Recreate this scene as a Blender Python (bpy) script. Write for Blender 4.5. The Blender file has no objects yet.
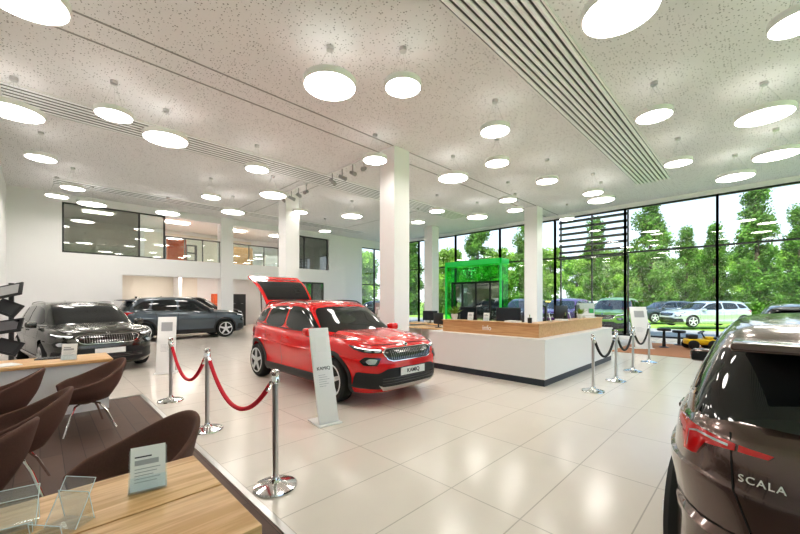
import bpy, bmesh, math, random
from mathutils import Vector, Matrix, geometry
from mathutils.bvhtree import BVHTree
from mathutils.interpolate import poly_3d_calc
random.seed(7)
S=bpy.context.scene; COL=S.collection
PI=math.pi; R=math.radians; r2=math.sqrt(2)
EYE=1.55; F=360.0; HY=300.0
# measured sight lines on the photo -> room coordinates (x runs to the window wall, y to the gallery wall)
def rc(u,Z): X=u*Z; return (Z+X)/r2,(Z-X)/r2
def fl(x,y,z=0.0):
    Z=(EYE-z)*F/(y-HY); return rc((x-400)/F,Z)
def far(x,Z): return rc((x-400)/F,Z)
# ------------------------------------------------------------------ materials
def mat(name,c,rough=.5,metal=0,coat=0,em=None,es=0,noise=0,nscale=8,spec=.5):
    m=bpy.data.materials.new(name); m.use_nodes=True; n=m.node_tree; b=n.nodes['Principled BSDF']
    b.inputs['Base Color'].default_value=(*c,1); b.inputs['Roughness'].default_value=rough
    b.inputs['Metallic'].default_value=metal; b.inputs['Coat Weight'].default_value=coat
    b.inputs['Coat Roughness'].default_value=.03; b.inputs['Specular IOR Level'].default_value=spec
    if em: b.inputs['Emission Color'].default_value=(*em,1); b.inputs['Emission Strength'].default_value=es
    if noise:
        tc=n.nodes.new('ShaderNodeTexCoord'); t=n.nodes.new('ShaderNodeTexNoise'); t.inputs['Scale'].default_value=nscale; t.inputs['Detail'].default_value=4
        cr=n.nodes.new('ShaderNodeValToRGB'); cr.color_ramp.elements[0].position=.3; cr.color_ramp.elements[1].position=.7
        cr.color_ramp.elements[0].color=(*[v*(1-noise) for v in c],1); cr.color_ramp.elements[1].color=(*[min(1,v*(1+noise)) for v in c],1)
        n.links.new(tc.outputs['Object'],t.inputs['Vector']); n.links.new(t.outputs['Fac'],cr.inputs['Fac']); n.links.new(cr.outputs['Color'],b.inputs['Base Color'])
    return m
def glassmat(name,c=(1,1,1),refl=.08,rough=0.01,gc=(1,1,1)):
    m=bpy.data.materials.new(name); m.use_nodes=True; n=m.node_tree; n.nodes.clear()
    o=n.nodes.new('ShaderNodeOutputMaterial'); mx=n.nodes.new('ShaderNodeMixShader'); t=n.nodes.new('ShaderNodeBsdfTransparent'); g=n.nodes.new('ShaderNodeBsdfGlossy')
    t.inputs['Color'].default_value=(*c,1); g.inputs['Roughness'].default_value=rough; g.inputs['Color'].default_value=(*gc,1)
    mx.inputs['Fac'].default_value=refl
    n.links.new(t.outputs[0],mx.inputs[1]); n.links.new(g.outputs[0],mx.inputs[2]); n.links.new(mx.outputs[0],o.inputs[0]); return m
def brickmat(name,c1,c2,cm,w,h,mort,rough,off=0.0,noise=.0,coat=0,rot=0):
    m=bpy.data.materials.new(name); m.use_nodes=True; n=m.node_tree; b=n.nodes['Principled BSDF']
    tc=n.nodes.new('ShaderNodeTexCoord'); mp=n.nodes.new('ShaderNodeMapping'); mp.inputs['Rotation'].default_value=(0,0,rot); t=n.nodes.new('ShaderNodeTexBrick')
    t.offset=off; t.squash=1
    t.inputs['Color1'].default_value=(*c1,1); t.inputs['Color2'].default_value=(*c2,1); t.inputs['Mortar'].default_value=(*cm,1)
    t.inputs['Scale'].default_value=1; t.inputs['Mortar Size'].default_value=mort; t.inputs['Mortar Smooth'].default_value=.1
    t.inputs['Brick Width'].default_value=w; t.inputs['Row Height'].default_value=h
    n.links.new(tc.outputs['Object'],mp.inputs['Vector']); n.links.new(mp.outputs[0],t.inputs['Vector'])
    ns=n.nodes.new('ShaderNodeTexNoise'); ns.inputs['Scale'].default_value=3; ns.inputs['Detail'].default_value=6
    n.links.new(mp.outputs[0],ns.inputs['Vector'])
    mx=n.nodes.new('ShaderNodeMix'); mx.data_type='RGBA'; mx.blend_type='MULTIPLY'; mx.inputs['Factor'].default_value=noise
    n.links.new(t.outputs['Color'],mx.inputs['A']); n.links.new(ns.outputs['Fac'],mx.inputs['B'])
    n.links.new(mx.outputs['Result'],b.inputs['Base Color']); b.inputs['Roughness'].default_value=rough; b.inputs['Coat Weight'].default_value=coat
    return m
def woodmat(name,c1,c2,rough=.4,axis=0,sc=1.0):
    m=bpy.data.materials.new(name); m.use_nodes=True; n=m.node_tree; b=n.nodes['Principled BSDF']
    tc=n.nodes.new('ShaderNodeTexCoord'); mp=n.nodes.new('ShaderNodeMapping'); s=[22*sc]*3; s[axis]=1.4*sc; mp.inputs['Scale'].default_value=s
    t=n.nodes.new('ShaderNodeTexNoise'); t.inputs['Scale'].default_value=1.5; t.inputs['Detail'].default_value=5; t.inputs['Distortion'].default_value=.6
    cr=n.nodes.new('ShaderNodeValToRGB'); cr.color_ramp.elements[0].position=.38; cr.color_ramp.elements[1].position=.62
    cr.color_ramp.elements[0].color=(*c1,1); cr.color_ramp.elements[1].color=(*c2,1)
    n.links.new(tc.outputs['Object'],mp.inputs['Vector']); n.links.new(mp.outputs[0],t.inputs['Vector']); n.links.new(t.outputs['Fac'],cr.inputs['Fac']); n.links.new(cr.outputs['Color'],b.inputs['Base Color'])
    b.inputs['Roughness'].default_value=rough; return m
def perfmat():
    m=bpy.data.materials.new('perforated_ceiling'); m.use_nodes=True; n=m.node_tree; b=n.nodes['Principled BSDF']
    tc=n.nodes.new('ShaderNodeTexCoord'); v=n.nodes.new('ShaderNodeTexVoronoi'); v.inputs['Scale'].default_value=25; v.inputs['Randomness'].default_value=.55
    w=n.nodes.new('ShaderNodeTexWhiteNoise'); mth=n.nodes.new('ShaderNodeMath'); mth.operation='MULTIPLY_ADD'; mth.inputs[1].default_value=.16; mth.inputs[2].default_value=.13
    ls=n.nodes.new('ShaderNodeMath'); ls.operation='LESS_THAN'
    mx=n.nodes.new('ShaderNodeMix'); mx.data_type='RGBA'; mx.inputs['A'].default_value=(.83,.815,.815,1); mx.inputs['B'].default_value=(.30,.285,.28,1)
    n.links.new(tc.outputs['Object'],v.inputs['Vector']); n.links.new(v.outputs['Color'],w.inputs['Vector']); n.links.new(w.outputs['Value'],mth.inputs[0])
    n.links.new(v.outputs['Distance'],ls.inputs[0]); n.links.new(mth.outputs[0],ls.inputs[1]); n.links.new(ls.outputs[0],mx.inputs['Factor'])
    n.links.new(mx.outputs['Result'],b.inputs['Base Color']); b.inputs['Roughness'].default_value=.9; return m
M=dict(
 wall=mat('wall_paint',(.90,.89,.89),.8), ceil=perfmat(),
 floor=brickmat('floor_tile',(.79,.725,.66),(.805,.745,.68),(.54,.49,.44),1.2,.6,.005,.19,0,.05),
 dark=brickmat('dark_plank',(.12,.068,.05),(.17,.10,.072),(.04,.025,.02),1.1,.16,.003,.5,.5,.3,rot=PI/2),
 white=mat('white_lacquer',(.90,.895,.89),.3), whitem=mat('white_matte',(.88,.87,.86),.7), slatw=mat('slat_white',(.97,.97,.98),.3,.15),
 lamp=mat('lamp_diffuser',(1,1,1),.5,em=(1,.95,.89),es=18), upglow=mat('added_upglow',(1,1,1),.5,em=(1,.95,.90),es=1.3), warm=mat('warm_panel',(1,1,1),.5,em=(1,.91,.80),es=18),
 chrome=mat('chrome',(.82,.82,.82),.12,1), steel=mat('brushed_steel',(.62,.61,.60),.28,1),
 dchrome=mat('dark_chrome',(.22,.22,.23),.2,1), mchrome=mat('mid_chrome',(.42,.42,.42),.2,1), rimm=mat('alloy_rim',(.85,.85,.86),.35,.3),
 black=mat('black_plastic',(.02,.02,.022),.4), gblack=mat('gloss_black',(.012,.012,.014),.08,coat=.5), rubber=mat('tyre_rubber',(.018,.018,.018),.75),
 frame=mat('dark_window_frame',(.035,.037,.04),.4), green=mat('green_portal_glow',(.03,.55,.10),.3,em=(.03,.8,.12),es=.18), gglass=glassmat('green_glass',(.38,.93,.45),.05),  # portal frame is no lamp; a faint green glow is put into its colour
 rope=mat('red_rope',(.62,.008,.03),.7), brope=mat('black_rope',(.02,.02,.02),.7),
 brown=mat('brown_fabric',(.13,.062,.045),.7,noise=.10,nscale=90), oak=woodmat('oak',(.60,.34,.14),(.82,.54,.28),.35,0), oakd=woodmat('warm_oak_panel',(.56,.31,.145),(.67,.41,.21),.4,1),
 glass=glassmat('clear_glass',(.97,.99,.98),.05), rail=glassmat('rail_glass',(.86,.93,.92),.10), tint=glassmat('tinted_glass',(.50,.53,.50),.14), acry=glassmat('acrylic',(.93,.96,.97),.10,.0), acredge=mat('acrylic_edge',(.75,.85,.88),.15),
 red=mat('red_paint',(.76,.004,.006),.25,.0,1.0), taup=mat('brown_metallic',(.145,.10,.09),.24,.75,1.0), grey=mat('graphite_paint',(.075,.075,.065),.26,.6,1.0),
 slate=mat('slate_blue_paint',(.085,.105,.125),.28,.5,1.0), silver=mat('silver_paint',(.6,.63,.66),.28,.5,1.0), purple=mat('purple_paint',(.20,.04,.26),.3,.2,1.0),
 gcar=mat('green_paint',(.28,.60,.05),.3,.1,1.0), ycar=mat('yellow_paint',(.85,.62,.03),.3,.0,1.0), bcar=mat('black_paint',(.015,.015,.018),.25,.2,1.0), wcar=mat('white_paint',(.8,.8,.8),.3,0,1),
 cglass=mat('car_glass',(.012,.016,.018),.03,0,.3,spec=.6), lens=mat('headlight_lens',(.55,.57,.60),.08,.5,1.0), drl=mat('led_strip',(1,1,1),.3,em=(1,1,1),es=1.2),
 tail=mat('tail_lens',(.42,.004,.006),.1,0,1,em=(.9,.01,.01),es=.10), seam=mat('shut_line',(.008,.008,.008),.7),
 asphalt=mat('asphalt',(.34,.33,.32),.9,noise=.15,nscale=3), grass=mat('grass',(.30,.50,.07),.95,noise=.25,nscale=.6),
 leaf=mat('leaf_green',(.11,.235,.03),.7,noise=.5,nscale=.9), leaf2=mat('leaf_light',(.25,.42,.06),.7,noise=.5,nscale=.7), bark=mat('bark',(.10,.07,.05),.9),
 paper=mat('paper',(.90,.90,.89),.6), ink=mat('ink',(.05,.05,.06),.6), inkg=mat('ink_grey',(.45,.46,.48),.6), screen=mat('screen',(.02,.03,.04),.15),
 skin=mat('skin_tone',(.62,.38,.28),.6), hair=mat('brown_hair',(.08,.04,.02),.7), shirt=mat('white_shirt',(.75,.76,.78),.8), trous=mat('dark_trousers',(.03,.03,.04),.8),
 orange=mat('orange_cabinet',(.70,.13,.04),.5), cream=mat('cream_board',(.85,.79,.71),.6), yellow=mat('yellow_plastic',(.85,.55,.02),.35), rug=mat('brown_rug',(.40,.19,.10),.95), pgreen=mat('print_green',(.08,.45,.15),.5), terra=mat('pot_white',(.8,.8,.78),.4), slatb=mat('slat_backing',(.10,.10,.095),.8), groove=mat('groove',(.35,.34,.33),.8), plin=mat('dark_plinth',(.035,.045,.06),.4), trackg=mat('track_grey',(.38,.38,.38),.4))
# ------------------------------------------------------------------ mesh helpers
class MB:
    def __init__(s): s.b=bmesh.new(); s.nm={}
    def box(s,x0,x1,y0,y1,z0,z1,mx=None,bev=0):
        v=[s.b.verts.new((x,y,z)) for x in(x0,x1) for y in(y0,y1) for z in(z0,z1)]
        fs=[s.b.faces.new([v[i] for i in f]) for f in((0,1,3,2),(4,6,7,5),(0,4,5,1),(2,3,7,6),(0,2,6,4),(1,5,7,3))]
        if bev:
            es=set(e for f in fs for e in f.edges); r=bmesh.ops.bevel(s.b,geom=list(es),offset=bev,segments=3,affect='EDGES',profile=.5)
            v=list(set(r['verts'])|set(x for x in v if x.is_valid))
        if mx is not None:
            for q in v: q.co=mx@q.co
        return s
    def lathe(s,prof,seg=32,mx=None,ax='z'):
        rings=[]
        for (r,h) in prof:
            ring=[]
            for i in range(seg):
                a=2*PI*i/seg; c=(r*math.cos(a),r*math.sin(a),h) if ax=='z' else (r*math.cos(a),h,r*math.sin(a))
                c=Vector(c); ring.append(s.b.verts.new(mx@c if mx is not None else c))
            rings.append(ring)
        for a,b in zip(rings,rings[1:]):
            for i in range(seg): s.b.faces.new((a[i],a[(i+1)%seg],b[(i+1)%seg],b[i]))
        if prof[0][0]>1e-4: s.b.faces.new(rings[0][::-1])
        if prof[-1][0]>1e-4: s.b.faces.new(rings[-1])
        return s
    def tube(s,pts,r,seg=8,r1=None):
        pts=[Vector(p) for p in pts]; rings=[]; n=len(pts)
        for i,p in enumerate(pts):
            d=(pts[min(i+1,n-1)]-pts[max(i-1,0)]).normalized(); up=Vector((0,0,1)) if abs(d.z)<.9 else Vector((1,0,0))
            a=d.cross(up).normalized(); b=d.cross(a); rr=r if r1 is None else r+(r1-r)*i/(n-1)
            rings.append([s.b.verts.new(p+a*rr*math.cos(2*PI*k/seg)+b*rr*math.sin(2*PI*k/seg)) for k in range(seg)])
        for a,b in zip(rings,rings[1:]):
            for k in range(seg): s.b.faces.new((a[k],a[(k+1)%seg],b[(k+1)%seg],b[k]))
        s.b.faces.new(rings[0][::-1]); s.b.faces.new(rings[-1]); return s
    def build(s,name,m,parent=None,ang=35):
        if not s.nm: bmesh.ops.recalc_face_normals(s.b,faces=s.b.faces)
        me=bpy.data.meshes.new(name); s.b.verts.index_update(); nmap={v.index:n for v,n in s.nm.items()}; s.b.to_mesh(me); s.b.free()
        me.shade_smooth()
        if nmap: me.normals_split_custom_set_from_vertices([nmap.get(i,Vector((0,0,0))) for i in range(len(me.vertices))])
        else: me.set_sharp_from_angle(angle=R(ang))
        me.materials.append(m)
        o=bpy.data.objects.new(name,me); COL.objects.link(o)
        if parent: o.parent=parent
        return o
def tag(o,label=None,cat=None,group=None,kind=None):
    if label: o['label']=label
    if cat: o['category']=cat
    if group: o['group']=group
    if kind: o['kind']=kind
    return o
def thing(name,label,cat,loc=(0,0,0),rz=0,group=None):
    o=bpy.data.objects.new(name,None); COL.objects.link(o); o.empty_display_size=.1; o.location=loc; o.rotation_euler=(0,0,rz); return tag(o,label,cat,group)
def box(name,m,x0,x1,y0,y1,z0,z1,parent=None,bev=0): return MB().box(x0,x1,y0,y1,z0,z1,bev=bev).build(name,m,parent)
def struct(name,m,*b): return tag(box(name,m,*b),kind='structure')
def dup(o,loc,rz,label,group=None):
    kids={}
    for c in bpy.data.objects:
        if c.parent: kids.setdefault(c.parent.name,[]).append(c)
    def cp(a,par):
        n=a.copy(); COL.objects.link(n); n.parent=par
        for ch in kids.get(a.name,[]): cp(ch,n)
        return n
    r=cp(o,None); r.location=loc; r.rotation_euler=(0,0,rz); r['label']=label
    if group: r['group']=group
    return r
def text(body,size,m,parent,mx,name='lettering',ext=.002,bold=0,sp=1.0):
    c=bpy.data.curves.new('t','FONT'); c.body=body; c.size=size; c.extrude=ext; c.align_x='CENTER'; c.align_y='CENTER'; c.offset=bold; c.space_character=sp
    o=bpy.data.objects.new('t',c); COL.objects.link(o); dg=bpy.context.evaluated_depsgraph_get(); dg.update()
    me=bpy.data.meshes.new_from_object(o.evaluated_get(dg)); bpy.data.objects.remove(o); me.transform(mx); me.materials.clear(); me.materials.append(m)
    n=bpy.data.objects.new(name,me); COL.objects.link(n); n.parent=parent; return n
def frame3(X,Y,Z,T): 
    m=Matrix((X,Y,Z)).transposed().to_4x4(); m.translation=Vector(T); return m
def sp(pts):
    xs=[p[0] for p in pts]; ys=[p[1] for p in pts]; n=len(xs)
    d=[(ys[i+1]-ys[i])/(xs[i+1]-xs[i]) for i in range(n-1)]
    m=[d[0]]+[0 if d[i-1]*d[i]<=0 else 2*d[i-1]*d[i]/(d[i-1]+d[i]) for i in range(1,n-1)]+[d[-1]]
    def f(x):
        if x<=xs[0]: return ys[0]
        if x>=xs[-1]: return ys[-1]
        for i in range(n-1):
            if x<=xs[i+1]: break
        h=xs[i+1]-xs[i]; t=(x-xs[i])/h
        return (2*t**3-3*t*t+1)*ys[i]+(t**3-2*t*t+t)*h*m[i]+(-2*t**3+3*t*t)*ys[i+1]+(t**3-t*t)*h*m[i+1]
    return f
# ------------------------------------------------------------------ cars
def halfring(a,b,lim=.88,ns=36,nf=12):
    Yl=(1-lim**a)**(1/b); H=[]
    for i in range(nf): Y=Yl*math.sin(PI/2*i/nf); H.append(((1-Y**b)**(1/a),Y))
    for i in range(ns+1): X=lim-2*lim*i/ns; H.append((X,(1-abs(X)**a)**(1/b)))
    for i in range(nf-1,-1,-1): Y=Yl*math.sin(PI/2*i/nf); H.append((-((1-Y**b)**(1/a)),Y))
    return H
class Surf:
    def __init__(s,V,Fc,me): s.V=[Vector(v) for v in V]; s.F=Fc; s.t=BVHTree.FromPolygons(V,Fc); s.N=[v.normal.copy() for v in me.vertices]
    def smooth(s,loc,idx):
        f=s.F[idx]; w=poly_3d_calc([s.V[i] for i in f],loc); n=Vector((0,0,0))
        for i,k in zip(f,w): n+=s.N[i]*k
        return n.normalized()
def shell(H,rows,crown,Mc=12,ridge=0):
    V=[];Fc=[];K=len(H);Rn=2*K-2
    for (xf,xr,w,zf) in rows:
        mid=(xf+xr)/2;hl=(xf-xr)/2
        for k in range(K): X,Y=H[k]; V.append((mid+X*hl,Y*w,zf(mid+X*hl)))
        for k in range(K-2,0,-1): X,Y=H[k]; V.append((mid+X*hl,-Y*w,zf(mid+X*hl)))
    for j in range(len(rows)-1):
        for i in range(Rn): a=j*Rn+i;b=j*Rn+(i+1)%Rn; Fc.append((a,b,b+Rn,a+Rn))
    for base,cr in ((0,0),((len(rows)-1)*Rn,crown)):
        prev=[base]
        for k in range(1,K-1):
            L=base+k;Q=base+Rn-k; l=V[L]; line=[L]; Y=H[k][1]
            for m in range(1,Mc):
                t=1-2*m/Mc; q=max(0,min(1,(.74-abs(t))/.09)); q2=max(0,min(1,(.40-abs(t))/.08))
                V.append((l[0],l[1]*t,l[2]+cr*Y*Y*(1-abs(t)**2.4)+(ridge*Y**3*(q*q*(3-2*q)-.6*q2*q2*(3-2*q2)) if cr else 0))); line.append(len(V)-1)
            line.append(Q)
            if len(prev)==1:
                for m in range(Mc): Fc.append((prev[0],line[m],line[m+1]))
            else:
                for m in range(Mc): Fc.append((prev[m],line[m],line[m+1],prev[m+1]))
            prev=line
        e=base+K-1
        for m in range(Mc): Fc.append((prev[m],e,prev[m+1]))
    me=bpy.data.meshes.new('s'); me.from_pydata(V,[],Fc); b=bmesh.new(); b.from_mesh(me); bmesh.ops.recalc_face_normals(b,faces=b.faces); b.to_mesh(me); b.free()
    return me,Surf(V,Fc,me)
VD={'L':(Vector((0,-1,0)),lambda a,b:Vector((a,4,b))),'R':(Vector((0,1,0)),lambda a,b:Vector((a,-4,b))),
    'F':(Vector((-1,0,0)),lambda a,b:Vector((6,a,b))),'B':(Vector((1,0,0)),lambda a,b:Vector((-6,a,b))),'T':(Vector((0,0,-1)),lambda a,b:Vector((a,b,5)))}
# a corner view is ('C',axis x,axis y,end sign,side sign): a = arc length *.6 from straight end-on round to the side
def raydir(view,a,b):
    if isinstance(view,tuple):
        _,cx,cy,e,s=view; th=a/.6; d=Vector((e*math.cos(th),s*math.sin(th),0)); return -d,Vector((cx,cy,b))+d*3
    d,f=VD[view]; return d,f(a,b)
def hit(tr,view,a,b):
    d,o=raydir(view,a,b); best=None
    for t in tr:
        h=t.t.ray_cast(o,d)
        if h[0] is not None and (best is None or h[3]<best[3]): best=h+(t,)
    if best is None:
        for t in tr:
            h=t.t.find_nearest(o)
            if best is None or h[3]<best[3]: best=h+(t,)
    n=best[4].smooth(best[0],best[2])
    return best[0],(n if n.dot(d)<0 or abs(n.dot(d))<.3 else -n)
def inside(p,poly):
    c=False;j=len(poly)-1
    for i in range(len(poly)):
        a=poly[i];b=poly[j]
        if (a[1]>p[1])!=(b[1]>p[1]) and p[0]<(b[0]-a[0])*(p[1]-a[1])/(b[1]-a[1])+a[0]: c=not c
        j=i
    return c
def chaikin(P,n=2,k=.2):
    for _ in range(n):
        Q=[]
        for i in range(len(P)):
            a=P[i];b=P[(i+1)%len(P)]; Q+= [(a[0]*(1-k)+b[0]*k,a[1]*(1-k)+b[1]*k),(a[0]*k+b[0]*(1-k),a[1]*k+b[1]*(1-k))]
        P=Q
    return P
def patch(mb,tr,view,poly,off=.004,skirt=.02,ch=2,step=.05,ck=.14):
    P=chaikin(poly,ch,ck) if ch else poly
    D=[]
    for i in range(len(P)):
        a=P[i];b=P[(i+1)%len(P)]; L=math.dist(a,b); n=max(1,int(L/step))
        for k in range(n): D.append((a[0]+(b[0]-a[0])*k/n,a[1]+(b[1]-a[1])*k/n))
    n=len(D); pts=[Vector(p) for p in D]
    x0=min(p[0] for p in D);x1=max(p[0] for p in D);y0=min(p[1] for p in D);y1=max(p[1] for p in D)
    x=x0+step*.5
    while x<x1:
        y=y0+step*.5
        while y<y1:
            if inside((x,y),D) and all(math.dist((x,y),d)>step*.45 for d in D): pts.append(Vector((x,y)))
            y+=step
        x+=step
    vs,es,fs,_,_,_=geometry.delaunay_2d_cdt(pts,[(i,(i+1)%n) for i in range(n)],[],1,1e-5)
    nv=[]
    for v in vs:
        c,nn=hit(tr,view,v.x,v.y); q=mb.b.verts.new(c+nn*off); mb.nm[q]=nn; nv.append(q)
    faces=[]
    for f in fs:
        try: q=mb.b.faces.new([nv[i] for i in f])
        except: continue
        q.normal_update()
        if q.normal.dot(mb.nm[q.verts[0]])<0: q.normal_flip()
        faces.append(q)
    if skirt:
        be=[e for f in faces for e in f.edges if len(e.link_faces)==1]; low={}
        for e in set(be):
            lf=e.link_faces[0]
            a,b=e.verts
            for q in (a,b):
                if q not in low: low[q]=mb.b.verts.new(q.co-mb.nm[q]*skirt); mb.nm[low[q]]=mb.nm[q]
            ls=[l for l in lf.loops if l.edge==e][0]
            v0=ls.vert; v1=ls.link_loop_next.vert
            try: mb.b.faces.new((v1,v0,low[v0],low[v1]))
            except: pass
    return mb
def ribbon(mb,tr,view,P,w,off=.003):
    D=[]
    for a,b in zip(P,P[1:]):
        n=max(1,int(math.dist(a,b)/.05))
        for k in range(n): D.append((a[0]+(b[0]-a[0])*k/n,a[1]+(b[1]-a[1])*k/n))
    D.append(P[-1]); prev=None
    for i,p in enumerate(D):
        q0=D[max(0,i-1)];q1=D[min(len(D)-1,i+1)]; dx,dy=q1[0]-q0[0],q1[1]-q0[1]; l=math.hypot(dx,dy); nx,ny=-dy/l*w/2,dx/l*w/2
        pr=[]
        for s in(1,-1):
            c,n=hit(tr,view,p[0]+s*nx,p[1]+s*ny); pr.append(mb.b.verts.new(c+n*off))
        if prev: mb.b.faces.new((prev[0],pr[0],pr[1],prev[1]))
        prev=pr
def make_wheel(root,x,y,r,m_rim,spokes=5,name='wheel'):
    s=1 if y>0 else -1; w=.215
    mt=Matrix.Translation((x,y,r))
    prof=[(r*.66,-w/2),(r*.72,-w/2-.005),(r*.9,-w/2),(r*.985,-w*.38),(r,-w*.25),(r,w*.25),(r*.985,w*.38),(r*.9,w/2),(r*.72,w/2+.005),(r*.66,w/2)]
    t=MB().lathe(prof,40,mt,'y').build(name,M['rubber'],root); 
    rm=MB(); o=s*w/2
    rm.lathe([(r*.70,o*.2),(r*.74,o*1.07),(r*.68,o*1.10),(r*.64,o*.9),(r*.62,o*.1)],40,mt,'y')
    rm.lathe([(0.001,o*1.05),(r*.16,o*1.03),(r*.19,o*.85),(r*.19,o*.2)],20,mt,'y')
    for k in range(spokes):
        for dd in(-.16,.16):
            a=2*PI*k/spokes+PI/2; rot=Matrix.Rotation(-(a+dd*.55),4,'Y')
            q=mt@rot@Matrix.Translation((r*.42,o*.92,0))@Matrix.Rotation(dd*.9,4,'Y')
            rm.box(-r*.27,r*.27,-.024,.024,-r*.06,r*.06,q)
    rm.build('rim',m_rim,t); MB().lathe([(.001,o*.05),(r*.60,o*.06),(r*.6,o*.1)],24,mt,'y').build('brake_disc',M['frame'],t)
def make_car(label,loc,rz,paint,L=4.24,W=1.79,H=1.553,zb=.2,rw=.335,clad=True,rails=True,front=True,rear=True,hatch_open=False,rtext=None,plate=None,group='cars on show in the showroom',rim=None,step=.05):
    root=thing('car',label,'car',(loc[0],loc[1],0),rz,group); P=paint
    sx=L/4.24; sy=W/1.79; sz=H/1.553
    zs=sp([(a*sx,b*sz) for a,b in[(-2.12,1.02),(-1.9,1.075),(-1.4,1.06),(-.5,1.015),(.3,.985),(.9,.985),(1.25,.975),(1.6,.95),(1.9,.905),(2.12,.82)]])
    H1=halfring(7.5,3.9); rows=[]
    fw=sp([(0,.90),(.06,.945),(.15,.975),(.32,.965),(.5,.98),(.62,.998),(.69,1.0),(.706,.98),(.80,.970),(.88,.962),(.94,.945),(1,.90)])
    fi=sp([(0,.13),(.1,.05),(.25,.0),(.5,.0),(.7,.01),(.85,.035),(.94,.08),(1,.18)])
    ri=sp([(0,.16),(.12,.05),(.25,0),(.42,0),(.45,.055),(.8,.065),(.93,.09),(1,.15)])
    for t in(0,.05,.1,.15,.22,.3,.36,.42,.435,.45,.55,.62,.66,.69,.698,.706,.76,.80,.86,.91,.95,.98,1.0):
        rows.append((L/2-fi(t)*sx,-L/2+ri(t)*sx,fw(t)*W/2,(lambda tt:(lambda x:zb+tt*(zs(x)-zb)))(t)))
    me1,b1=shell(H1,rows,.045*sz,40,.030)
    zg=.93*sz; zr=sp([(a*sx,b*sz) for a,b in[(-1.95,1.40),(-1.65,1.455),(-1.1,1.51),(-.5,1.525),(0,1.51),(.35,1.475),(.7,1.42)]])
    gw=sp([(0,.925),(.25,.895),(.5,.85),(.75,.785),(.85,.75),(.92,.715),(.97,.67),(1,.61)])
    gf=sp([(0,1.15),(.25,.98),(.5,.79),(.75,.58),(.88,.46),(.95,.36),(1,.22)]); gr=sp([(0,-2.02),(.3,-1.96),(.6,-1.86),(.85,-1.76),(.93,-1.72),(1,-1.62)])
    H2=halfring(9,3.0); rows=[]
    for u in(0,.12,.25,.37,.5,.62,.75,.82,.88,.92,.95,.975,1): rows.append((gf(u)*sx,gr(u)*sx,gw(u)*W/2,(lambda uu:(lambda x:zg+uu*(zr(x)-zg)))(u)))
    me2,b2=shell(H2,rows,.028*sz)
    ax=[1.27*sx,-1.38*sx]; ra=rw+.045
    cut=MB()
    for x in ax:
        for s in(1,-1):
            cut.lathe([(ra,s*.50),(ra,s*1.3)],48,Matrix.Translation((x,0,rw+.01)),'y')
    c=cut.build('cut',M['black']); o=bpy.data.objects.new('tmp',me1); COL.objects.link(o); md=o.modifiers.new('b','BOOLEAN'); md.operation='DIFFERENCE'; md.object=c; md.solver='EXACT'
    dg=bpy.context.evaluated_depsgraph_get(); dg.update(); nm=bpy.data.meshes.new_from_object(o.evaluated_get(dg)); bpy.data.objects.remove(o); bpy.data.objects.remove(c)
    b=bmesh.new(); b.from_mesh(nm); b.from_mesh(me2)
    for f in b.faces:
        f.material_index=0
        if all(min(math.hypot(v.co.x-x,v.co.z-rw-.01) for x in ax)<ra+.003 for v in f.verts) and min(math.hypot(v.co.x-x,v.co.z-rw-.01) for x in ax for v in f.verts)>ra-.01 or (f.calc_center_median().z<zb+.001): f.material_index=1
        elif abs(f.normal.y)>.95 and abs(f.calc_center_median().y)<.52 and f.calc_center_median().z<.8: f.material_index=1
    bm=bpy.data.meshes.new('body'); b.to_mesh(bm); b.free(); bm.materials.clear(); bm.materials.append(P); bm.materials.append(M['black']); bm.shade_smooth(); bm.set_sharp_from_angle(angle=R(28))
    body=bpy.data.objects.new('body',bm); COL.objects.link(body); body.parent=root
    lo=[b1]; up=[b2]; al=[b1,b2]
    sc=lambda q,kx=sx,kz=sz:[(a*kx,z*kz) for a,z in q]
    def pt(name,m,tr,view,poly,par=root,**k):
        k.setdefault('step',step); mb=MB(); patch(mb,tr,view,poly,**k); return mb.build(name,m,par,50)
    # glass
    for v in('L','R'):
        pt('window',M['cglass'],up,v,sc([(.80,1.025),(.30,1.375),(.02,1.425),(-.30,1.44),(-.30,1.04)]),off=.005)
        pt('window',M['cglass'],up,v,sc([(-.37,1.045),(-.37,1.44),(-.75,1.435),(-1.05,1.405),(-1.15,1.08)]),off=.005)
        pt('window',M['cglass'],up,v,sc([(-1.22,1.10),(-1.12,1.40),(-1.38,1.36),(-1.66,1.15)]),off=.005)
        wt=MB(); ribbon(wt,up,v,sc([(.86,1.012),(-.33,1.03),(-1.22,1.075),(-1.66,1.13)]),.016,.007); wt.build('window_trim',M['chrome'] if not clad else M['gblack'],root)
    pt('windshield',M['cglass'],up,'F',sc([(-.74,1.0),(.74,1.0),(.60,1.40),(.3,1.425),(-.3,1.425),(-.60,1.40)],sy),off=.005)
    if not hatch_open:
        pt('rear_window',M['cglass'],up,'B',sc([(-.74,1.05),(.74,1.05),(.64,1.39),(-.64,1.39)],sy),off=.006,ck=.05)
    else:
        pt('boot_dark_patch',M['black'],al,'B',sc([(-.58,.62),(.58,.62),(.66,1.0),(.58,1.40),(-.58,1.40),(-.66,1.0)],sy),off=.006)  # no hole here: black patch painted for the shade inside the open boot
    # shut lines, handles
    sm=MB()
    for v in('L','R'):
        for l in([(.93,.96),(.90,.5),(.80,.36)],[(-.335,1.02),(-.335,.36)],[(-1.02,1.02),(-.98,.75),(-1.0,.62)],[(.93,.96),(.5,1.0)],[(.80,.36),(-.335,.36),(-.85,.36)]): ribbon(sm,lo,v,sc(l),.009)
    for s in(1,-1): ribbon(sm,lo,'T',[(1.06*sx,.71*s*sy),(1.5*sx,.73*s*sy),(1.84*sx,.66*s*sy)],.009)
    ribbon(sm,lo,'F',sc([(-.66,.895),(-.3,.885),(.3,.885),(.66,.895)],sy),.008)
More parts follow.
